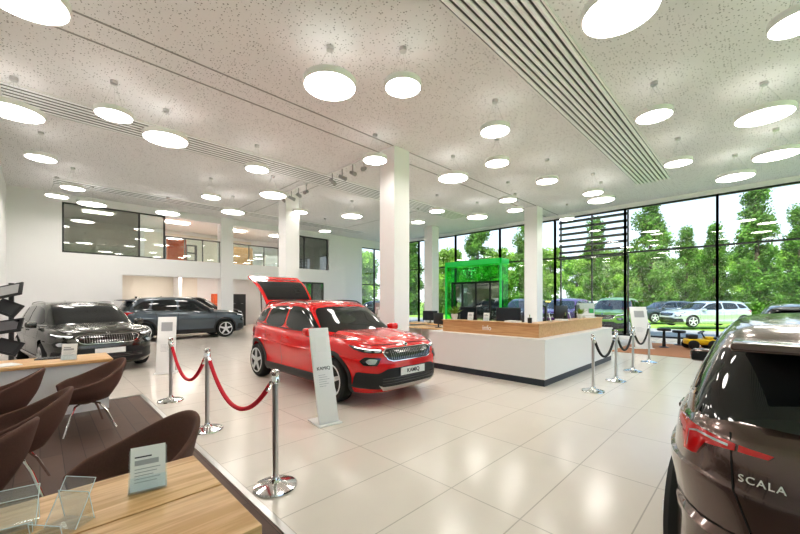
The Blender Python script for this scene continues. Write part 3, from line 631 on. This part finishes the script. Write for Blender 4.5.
# pen cups
for i,(x,y) in enumerate(((6.7,3.15),(8.25,3.06))):
    s=thing('pen_cup','small black pen cup on the wooden ledge, %s one'%('corner','side')[i],'pen cup',(x,y,1.105),0,'pen cups'); MB().lathe([(.001,0),(.04,0),(.042,.10),(.038,.10),(.036,.01),(.001,.01)],20).build('cup',M['black'],s)
    for k,mm in enumerate(('pgreen','orange','screen')): MB().tube([(.01*k-.01,0,.01),(.03*k-.03,.02*(k-1),.16)],.005).build('pen',M[mm],s)
# seated staff member behind the counter
def skinmesh(name,vs,es,rs,m,parent,root=0):
    me=bpy.data.meshes.new(name); me.from_pydata(vs,es,[]); o=bpy.data.objects.new(name,me); COL.objects.link(o); md=o.modifiers.new('s','SKIN')
    for i,r in enumerate(rs): me.skin_vertices[0].data[i].radius=(r if isinstance(r,tuple) else (r,r))
    me.skin_vertices[0].data[root].use_root=True
    o.modifiers.new('v','SUBSURF').levels=2
    dg=bpy.context.evaluated_depsgraph_get(); dg.update(); nm=bpy.data.meshes.new_from_object(o.evaluated_get(dg)); bpy.data.objects.remove(o); nm.shade_smooth(); nm.materials.clear(); nm.materials.append(m)
    o=bpy.data.objects.new(name,nm); COL.objects.link(o); o.parent=parent; return o
P_=thing('person','seated staff member in a white shirt working behind the counter','person',(7.62,4.25,0),R(-90))
vs=[(0,0,.50),(0,.02,.72),(0,.02,.95),(0,.01,1.04),(0,0,1.10),(0,-.01,1.17),(0,-.015,1.27),(.17,.01,.97),(.23,-.10,.78),(.16,-.33,.80),(.13,-.42,.81),(-.17,.01,.97),(-.23,-.10,.78),(-.16,-.33,.80),(-.13,-.42,.81),(.10,-.05,.48),(.13,-.42,.50),(.13,-.40,.10),(.13,-.52,.05),(-.10,-.05,.48),(-.13,-.42,.50),(-.13,-.40,.10),(-.13,-.52,.05)]
es=[(0,1),(1,2),(2,3),(3,4),(4,5),(5,6),(2,7),(7,8),(8,9),(9,10),(2,11),(11,12),(12,13),(13,14),(0,15),(15,16),(16,17),(17,18),(0,19),(19,20),(20,21),(21,22)]
rs=[(.15,.11),(.14,.10),(.15,.10),.06,.055,(.075,.09),(.065,.08),.055,.045,.032,.03,.055,.045,.032,.03,.09,.065,.042,.035,.09,.065,.042,.035]
b_=skinmesh('body',vs,es,rs,M['skin'],P_)
skinmesh('shirt',vs[:3]+[vs[7],vs[8],vs[9],vs[11],vs[12],vs[13]],[(0,1),(1,2),(2,3),(3,4),(4,5),(2,6),(6,7),(7,8)],[(.165,.125),(.155,.115),(.165,.115),.068,.058,.042,.068,.058,.042],M['shirt'],P_)
skinmesh('trousers',[vs[0],vs[15],vs[16],vs[17],vs[19],vs[20],vs[21]],[(0,1),(1,2),(2,3),(0,4),(4,5),(5,6)],[(.165,.125),.10,.078,.055,.10,.078,.055],M['trous'],P_)
skinmesh('hair',[(0,.02,1.20),(0,.015,1.30),(0,.05,1.13)],[(0,1),(0,2)],[(.088,.095),(.07,.08),(.06,.05)],M['hair'],P_)
oc=thing('office_chair','dark office chair under the seated staff member','office chair',(7.67,4.25,0),R(-90))
MB().box(-.24,.24,-.24,.24,.36,.41,bev=.02).build('seat',M['black'],oc); MB().box(-.21,.21,.22,.26,.48,.92,bev=.015).build('backrest',M['black'],oc); MB().tube([(0,0,.10),(0,0,.36)],.03).build('column',M['steel'],oc); MB().box(-.02,.02,.16,.25,.30,.50).build('back_arm',M['black'],oc)
for k in range(5): a=2*PI*k/5; MB().tube([(0,0,.12),(.28*math.cos(a),.28*math.sin(a),.05)],.02).build('base_leg',M['steel'],oc)
def desk(x,y,rz,lb,w=1.6,m='oak'):
    d=thing('desk',lb,'desk',(x,y,0),rz); MB().box(-w/2,w/2,-.4,.4,.71,.74,bev=.004).build('tabletop',M[m],d)
    for s in(-1,1): MB().box(s*(w/2-.05)-.02,s*(w/2-.05)+.02,-.35,.35,0,.71).build('leg',M['white'],d)
    box('modesty_panel',M['white'],-w/2+.08,w/2-.08,-.32,-.30,.2,.7,d)
desk(8.3,6.9,R(90),'oak topped desk behind the counter beside the front column'); desk(9.7,8.3,R(90),'oak topped desk farther back behind the counter',1.8); desk(11.5,5.6,R(90),'oak topped desk near the right column')
monitor(8.3,6.7,.74,R(70),'black monitor on the desk beside the front column'); monitor(9.7,8.2,.74,R(-60),'black monitor on the farther desk behind the counter')
def rack(x,y,rz,lb,hh=1.45):
    d=thing('brochure_rack',lb,'rack',(x,y,0),rz); MB().box(-.25,.25,-.02,.02,.02,hh).build('back_board',M['steel'],d); MB().box(-.28,.28,-.2,.2,0,.02).build('base',M['steel'],d)
    for k in range(int((hh-.2)/.27)):
        z=.25+k*.27; s=MB().box(-.23,.23,-.10,-.02,z,z+.02).box(-.23,.23,-.10,-.09,z+.02,z+.08).build('tray',M['white'],d)
        for j in(-1,0,1): box('brochure',M[('paper','pgreen','paper')[(j+k)%3]],j*.15-.06,j*.15+.06,-.075,-.06,z+.02,z+.22,s)
rack(7.0,7.6,R(-45),'brochure rack standing right behind the front column',1.3); rack(9.2,10.2,R(-45),'tall brochure rack in the rear of the hall'); rack(12.2,3.9,R(-60),'brochure rack beyond the end of the counter')
# ------------------------------------------------------------------ left lounge
def chair(lb,x,y,rz):
    s=thing('tub_chair',lb,'armchair',(x,y,.006),rz,'brown tub chairs'); mb=MB(); N=44;K=8; G=[]
    for i in range(N+1):
        fd=-128+256*i/N; f=R(fd); back=.5+.5*math.cos(PI*min(1,abs(fd)/112)); zt=.565+.235*back-.05*max(0,(abs(fd)-105)/23); row=[]
        for k in range(K+1):
            v=k/K; z=.35+(zt-.35)*v; fl_=.70+.27*math.sin(PI/2*min(1,v*1.6))+.09*v*v; row.append(mb.b.verts.new((.335*fl_*math.sin(f),.325*fl_*math.cos(f)+.0+.07*v*back,z)))
        G.append(row)
    for i in range(N):
        for k in range(K): mb.b.faces.new((G[i][k],G[i+1][k],G[i+1][k+1],G[i][k+1]))
    sh_=mb.build('shell',M['brown'],s,80); md=sh_.modifiers.new('t','SOLIDIFY'); md.thickness=.035; md.offset=-1; md=sh_.modifiers.new('v','SUBSURF'); md.levels=1; md.render_levels=2
    MB().lathe([(.001,.34),(.20,.342),(.255,.36),(.27,.39),(.265,.425),(.22,.452),(.001,.46)],36,Matrix.Translation((0,-.02,0))).build('seat_cushion',M['brown'],s)
    MB().lathe([(.001,.30),(.06,.30),(.09,.345),(.001,.345)],20).build('seat_mount',M['chrome'],s)
    for a in(45,135,225,315):
        c_,s_=math.cos(R(a)),math.sin(R(a)); MB().tube([(.04*c_,.04*s_,.32),(.16*c_,.16*s_,.30),(.24*c_,.24*s_,.20),(.34*c_,.34*s_,.0)],.011,8).build('leg',M['chrome'],s)
    return s
ch=chair('large looking brown tub chair right behind the foreground oak desk',.34,2.62,R(-80))
dup(ch,(.38,5.75,.006),R(-80),'brown tub chair on chrome legs before the white-fronted table'); dup(ch,(-.20,4.20,.006),R(-95),'brown tub chair cut by the left picture edge, nearer one'); dup(ch,(-.36,5.62,.006),R(-100),'brown tub chair cut by the left picture edge, farther one')
dup(ch,(-.40,3.35,.006),R(-110),'brown tub chair at the far left behind the foreground desk')
d=thing('desk','foreground oak desk of two boards with leaflets on it','desk',(-.55,1.29,.0))
MB().box(0,1.117,.39,.80,.70,.74,bev=.003).build('tabletop',M['oak'],d); MB().box(0,1.117,-.02,.382,.70,.74,bev=.003).build('tabletop',M['oak'],d)
for x in(.05,1.02):
    for y in(.05,.70): MB().box(x,x+.04,y,y+.04,0,.70).build('leg',M['frame'],d)
d=thing('desk','oak topped table with white front panel near the graphite car','desk',(-.7,6.35,0))
MB().box(0,1.42,0,.8,.70,.74,bev=.003).build('tabletop',M['oak'],d); box('front_panel',M['white'],.04,1.38,.06,.09,.05,.70,d); box('end_panel',M['white'],1.35,1.38,.09,.74,.05,.7,d); box('end_panel',M['white'],.04,.07,.09,.74,.05,.7,d)
d=thing('desk','low oak table at the left edge between the tub chairs','desk',(-.78,4.72,0)); MB().box(0,.46,0,.46,.66,.70,bev=.003).build('tabletop',M['oak'],d); MB().box(.20,.26,.20,.26,0,.66).build('leg',M['steel'],d); MB().box(.05,.42,.05,.42,0,.015).build('base',M['steel'],d)
# leaflets
def leaflet(lb,x,y,z,rz,w=.115,h=.16):
    s=thing('leaflet_holder',lb,'leaflet holder',(x,y,z),rz,'leaflet holders'); mx=Matrix.Rotation(R(-14),4,'X')
    MB().box(-w/2-.006,w/2+.006,-.010,-.008,0,h*.35,mx).box(-w/2-.006,w/2+.006,.010,.013,0,h,mx).box(-w/2-.006,w/2+.006,-.02,.06,0,.004).build('acrylic_holder',M['acry'],s)
    p=MB().box(-w/2,w/2,0,.006,.004,h+.01,mx).build('leaflet',M['paper'],s)
    for i in range(5): MB().box(-w*.38,w*(.35-.1*(i%3)),-.0015,-.0005,h*.52-i*.013,h*.52-i*.013+.003,mx).build('print_line',M['inkg'],p)
    MB().box(-w*.38,w*.1,-.0015,-.0005,h*.80,h*.83,mx).build('print_line',M['ink'],p); MB().box(-w*.38,w*.3,-.0015,-.0005,h*.62,h*.74,mx).build('printed_picture',M['inkg'],p)
    return s
px,py=fl(148,490,.74); lf=leaflet('white leaflet in an upright acrylic holder on the foreground oak desk',px,py,.74,R(-12),.125,.17)
px,py=fl(77,366,.74); leaflet('white leaflet stand on the white-fronted table',px-.05,6.6,.74,R(-20),.16,.21)
for i,(x,y) in enumerate(((6.68,4.5),(6.68,4.1),(7.4,3.02),(8.5,3.02),(9.0,3.02))): dup(lf,(x,y,1.105),R(-90 if i<2 else 0)+.3,'small white leaflet holder on the wooden counter ledge, %s from the left'%od[i])
def acrylic(lb,x,y,rz,k=1.0):
    s=thing('acrylic_stand',lb,'display stand',(x,y,.74),rz,'clear acrylic stands')
    for y0,tl,hh,nm_ in((-.02,-28,.15,'acrylic_panel'),(.045,12,.10,'acrylic_panel'),(-.06,10,.04,'acrylic_lip')):
        mx=Matrix.Translation((0,y0*k,.004))@Matrix.Rotation(R(tl),4,'X'); p=MB().box(-.055*k,.055*k,-.0015,.0015,0,hh*k,mx).build(nm_,M['acry'],s)
        e=MB()
        for a,b in(((-.055,0),(-.055,hh)),((-.055,hh),(.055,hh)),((.055,hh),(.055,0))): e.tube([mx@Vector((a[0]*k,0,a[1]*k)),mx@Vector((b[0]*k,0,b[1]*k))],.0015,6)
        e.build('edge',M['acredge'],p)
    MB().box(-.055*k,.055*k,-.065*k,.05*k,0,.003).build('acrylic_base',M['acry'],s)
px,py=fl(66,526,.74); acrylic('clear folded acrylic stand on the foreground desk beside the leaflet',px,py,R(-50),1.1)
px,py=fl(16,530,.74); acrylic('clear acrylic stand at the bottom left corner',px,py,R(-10),.95)
for i,(x,y,z) in enumerate(((-.3,6.6,.74),(.1,6.95,.74))):
    tag(MB().box(-.1,.1,-.14,.14,0,.012,Matrix.Translation((x,y,z))@Matrix.Rotation(.4+i,4,'Z')).build('brochure_stack',M[('paper','screen')[i]]),('white brochures lying on the white-fronted table','dark folder lying on the white-fronted table')[i],'brochures')
# black display at the left wall
d=thing('display_tower','black display tower with tilted sample boards at the left wall','display stand',(-.36,9.4,0),R(-40)); MB().box(-.25,.25,-.22,.22,0,.03).build('base',M['black'],d); MB().tube([(0,0,.03),(0,0,1.85)],.035).build('pole',M['black'],d)
for k,(z,ty) in enumerate(((.72,14),(1.08,-10),(1.40,20),(1.70,-16))):
    q=Matrix.Translation((.03,-.08,z))@Matrix.Rotation(R(-28),4,'X')@Matrix.Rotation(R(ty),4,'Y'); a=MB().box(-.22,.22,-.03,.0,-.13,.13,q,bev=.008).build('sample_board',M['black'],d)
    MB().box(-.17,.17,-.04,-.03,-.09,.09,q).build('sample',M[('frame','dchrome','frame','trackg')[k]],a)
# play corner
tag(box('rug',M['rug'],12.2,15.6,.6,3.2,0,.012),'brown rug of the play corner by the tall windows','rug')
d=thing('ride_on_toy','yellow ride-on toy car on the rug','toy car',(*far(700,11.3),.012),R(-60))
MB().box(-.40,.40,-.19,.19,.14,.32,bev=.05).build('body',M['yellow'],d); MB().box(-.34,-.10,-.14,.14,.32,.46,bev=.04).build('seat',M['black'],d); MB().box(.12,.38,-.15,.15,.32,.40,bev=.035).build('bonnet',M['yellow'],d); MB().tube([(.12,0,.36),(.04,0,.52)],.02).build('steering_column',M['black'],d); MB().lathe([(.09,-.01),(.1,0),(.09,.01),(.08,0)],20,Matrix.Translation((.03,0,.53))@Matrix.Rotation(R(-30),4,'Y')).build('steering_wheel',M['black'],d)
for x in(-.26,.26):
    for y in(-.22,.22): MB().lathe([(.001,-.045),(.11,-.045),(.145,-.02),(.145,.02),(.11,.045),(.001,.045)],20,Matrix.Translation((x,y,.145)),'y').build('wheel',M['rubber'],d)
for i,(px,Z,h) in enumerate(((664,11.7,.62),(679,12.3,.5),(722,10.6,.45))):
    p,q=far(px,Z); s=thing('play_stool','round dark stool at the play corner, %s from the left'%od[i],'stool',(p,q,.0 if px>700 else .012),0,'play corner stools'); MB().lathe([(.001,h-.08),(.17,h-.08),(.19,h-.06),(.19,h-.02),(.17,h),(.001,h+.005)],28).build('seat',M['black'],s); MB().lathe([(.14,0),(.15,.01),(.05,.04),(.035,h-.08)],20).build('pedestal',M['black'],s)
# ------------------------------------------------------------------ entrance portal and louvre
d=thing('entrance_portal','bright green framed glass entrance portal in the window wall','entrance',(WX-.85,8.9,0)); y1=3.3
MB().box(0,.08,-.05,.04,0,3.6).build('side_frame',M['green'],d); MB().box(0,.08,y1-.04,y1+.05,0,3.6).build('side_frame',M['green'],d); MB().box(0,.80,-.05,y1+.05,3.34,3.6).build('header',M['green'],d)
MB().box(.08,.80,0,.02,0,3.34).build('side_glass',M['gglass'],d); MB().box(.08,.80,y1-.02,y1,0,3.34).build('side_glass',M['gglass'],d); MB().box(.02,.04,.04,y1-.04,2.5,3.34).build('top_glass',M['gglass'],d)
mb=MB()
for y in(.12,.8,1.65,2.5,y1-.12): mb.box(.4,.48,y-.04,y+.04,0,2.5)
mb.box(.4,.48,.1,y1-.1,2.42,2.52); mb.box(.4,.48,.1,y1-.1,.0,.10); mb.build('door_frame',M['frame'],d); box('door_glass',M['tint'],.43,.44,.12,y1-.12,.05,2.45,d)
d=thing('sun_louvre','dark horizontal slat sun louvre outside the upper window','louvre',(WX+.5,3.84,3.4)); mb=MB()
for z in(.0,.28,.56,.84,1.12,1.40,1.68): mb.box(0,.12,0,2.79,z,z+.09)
mb.build('slats',M['frame'],d); mb=MB()
for y in(0,1.38,2.72): mb.box(.12,.18,y,y+.06,-3.4,1.9)
mb.build('posts',M['frame'],d)
# ------------------------------------------------------------------ outdoors
struct('floor_lawn',M['grass'],-120,220,-140,160,-.4,-.13)
struct('floor_parking',M['asphalt'],WX+.2,24,-40,60,-.13,-.02)
def leaves(name,m,blobs,n,ls):
    V=[];Fc=[]
    for i in range(n):
        c,r=random.choice(blobs); d=Vector((random.gauss(0,1),random.gauss(0,1),random.gauss(0,1))).normalized()*(random.random()**.5)*random.uniform(.8,1.2); p=Vector(c)+Vector((d.x*r[0],d.y*r[1],d.z*r[2]))
        a=Vector((random.gauss(0,1),random.gauss(0,1),random.gauss(0,1))).normalized(); b=a.orthogonal().normalized(); cc=a.cross(b); s=ls*random.uniform(.6,1.3); k=len(V)
        V+=[p+b*s,p+cc*s*.6,p-b*s,p-cc*s*.6]; Fc.append((k,k+1,k+2,k+3))
    me=bpy.data.meshes.new(name); me.from_pydata(V,[],Fc); me.materials.append(m); return me
def treeproto(kind):
    bl=[]
    if kind=='tall':
        for k in range(60):
            h=random.uniform(.6,9.2); w_=1.25*math.sin(PI*min(1,(h+.8)/10.4))**.7; a=random.uniform(0,2*PI); rr=w_*random.uniform(.2,.95); q=random.uniform(.35,.7); bl.append(((rr*math.cos(a),rr*math.sin(a),h),(q,q,q*1.3)))
        return leaves('foliage',M['leaf'],bl,18000,.10),9
    if kind=='round':
        for k in range(50):
            h=random.uniform(1.6,6.6); w_=2.1*math.sin(PI*(h-.9)/6.4)**.6; a=random.uniform(0,2*PI); rr=w_*random.uniform(.2,.9); q=random.uniform(.45,.85); bl.append(((rr*math.cos(a),rr*math.sin(a),h),(q,q,q*.8)))
        return leaves('foliage',M['leaf2'],bl,18000,.11),5
    for k in range(22): q=random.uniform(.35,.65); bl.append(((random.uniform(-1.5,1.5),random.uniform(-.5,.5),random.uniform(.3,2.1)),(q,q,q)))
    return leaves('foliage',M['leaf'],bl,8000,.10),1.2
PR={k:treeproto(k) for k in('tall','round','bush')}
TK={k:MB().tube([(0,0,-.3),(0.05,0,PR[k][1]*.5),(0,0.05,PR[k][1])],.2 if k!='bush' else .1,8,.05).build('trunk',M['bark']) for k in PR}
tm={k:TK[k].data for k in TK}
for k in TK: bpy.data.objects.remove(TK[k])
T=[('tall',650,32,1.15),('tall',757,29,1.15),('tall',715,34,.92),('tall',478,38,1.15),('tall',525,36,1.0),('tall',686,37,.95),('tall',595,33,.95),('tall',410,40,1.05),('tall',800,34,1.1)]
T+=[('round',x,46+9*(i%2),1.2) for i,x in enumerate((362,405,448,491,534,577,620,663,706,749,792,835))]
wd=['first','second','third','fourth','fifth','sixth','seventh','eighth','ninth','tenth','eleventh','twelfth','thirteenth','fourteenth','fifteenth','sixteenth','seventeenth','eighteenth']
def plant(kind,x,Z,s,lb,g,nm):
    p,q=far(x,Z); t_=thing(nm,lb,nm,(p,q,-.13),random.uniform(0,6) if kind!='bush' else -PI/4,g); t_.scale=(s,s,s)
    for n_,me in(('foliage',PR[kind][0]),('trunk',tm[kind])):
        o=bpy.data.objects.new(n_,me); COL.objects.link(o); o.parent=t_
for k in('tall','round'):
    for i,(kk,x,Z,s) in enumerate(sorted([q for q in T if q[0]==k],key=lambda q:q[1])):
        plant(kk,x,Z,s,'%s green tree outside the windows, %s of its kind from the left'%(('tall slender' if k=='tall' else 'broad light'),wd[i]),'trees outside','tree')
for i,x in enumerate(range(350,900,50)): plant('round',x,72,1.75,'large background tree behind all other trees, %s from the left'%wd[i],'background trees outside','tree')
for i,x in enumerate(range(365,860,38)):
    plant('bush',x,42,1.05,'dense green shrub of the hedge below the trees, %s from the left'%wd[i],'hedge shrubs outside','shrub')
# ------------------------------------------------------------------ light
w=bpy.data.worlds.new('World'); S.world=w; w.use_nodes=True; nt=w.node_tree; bg=nt.nodes['Background']
tc=nt.nodes.new('ShaderNodeTexCoord'); sx_=nt.nodes.new('ShaderNodeSeparateXYZ'); cr=nt.nodes.new('ShaderNodeValToRGB')
cr.color_ramp.elements[0].position=.0; cr.color_ramp.elements[0].color=(.92,.96,1,1); cr.color_ramp.elements[1].position=.40; cr.color_ramp.elements[1].color=(.45,.66,1,1)
nt.links.new(tc.outputs['Generated'],sx_.inputs[0]); nt.links.new(sx_.outputs['Z'],cr.inputs[0]); nt.links.new(cr.outputs[0],bg.inputs[0]); bg.inputs[1].default_value=1.5
sd=bpy.data.lights.new('sun','SUN'); sd.energy=6.5; sd.angle=R(1); sd.color=(1,.95,.86); so=bpy.data.objects.new('sun',sd); COL.objects.link(so)
so.rotation_euler=Vector((.62,.18,-.76)).to_track_quat('-Z','Y').to_euler()
cam=bpy.data.cameras.new('camera'); co=bpy.data.objects.new('camera',cam); COL.objects.link(co); co.location=(0,0,EYE); co.rotation_euler=(PI/2,0,-PI/4)
cam.sensor_width=36; cam.lens=36*F/800; cam.shift_y=33/800; cam.clip_start=.05; cam.clip_end=500; S.camera=co
S.view_settings.view_transform='Standard'
try: S.view_settings.look='Medium High Contrast'
except Exception as e: print('LOOK',e)
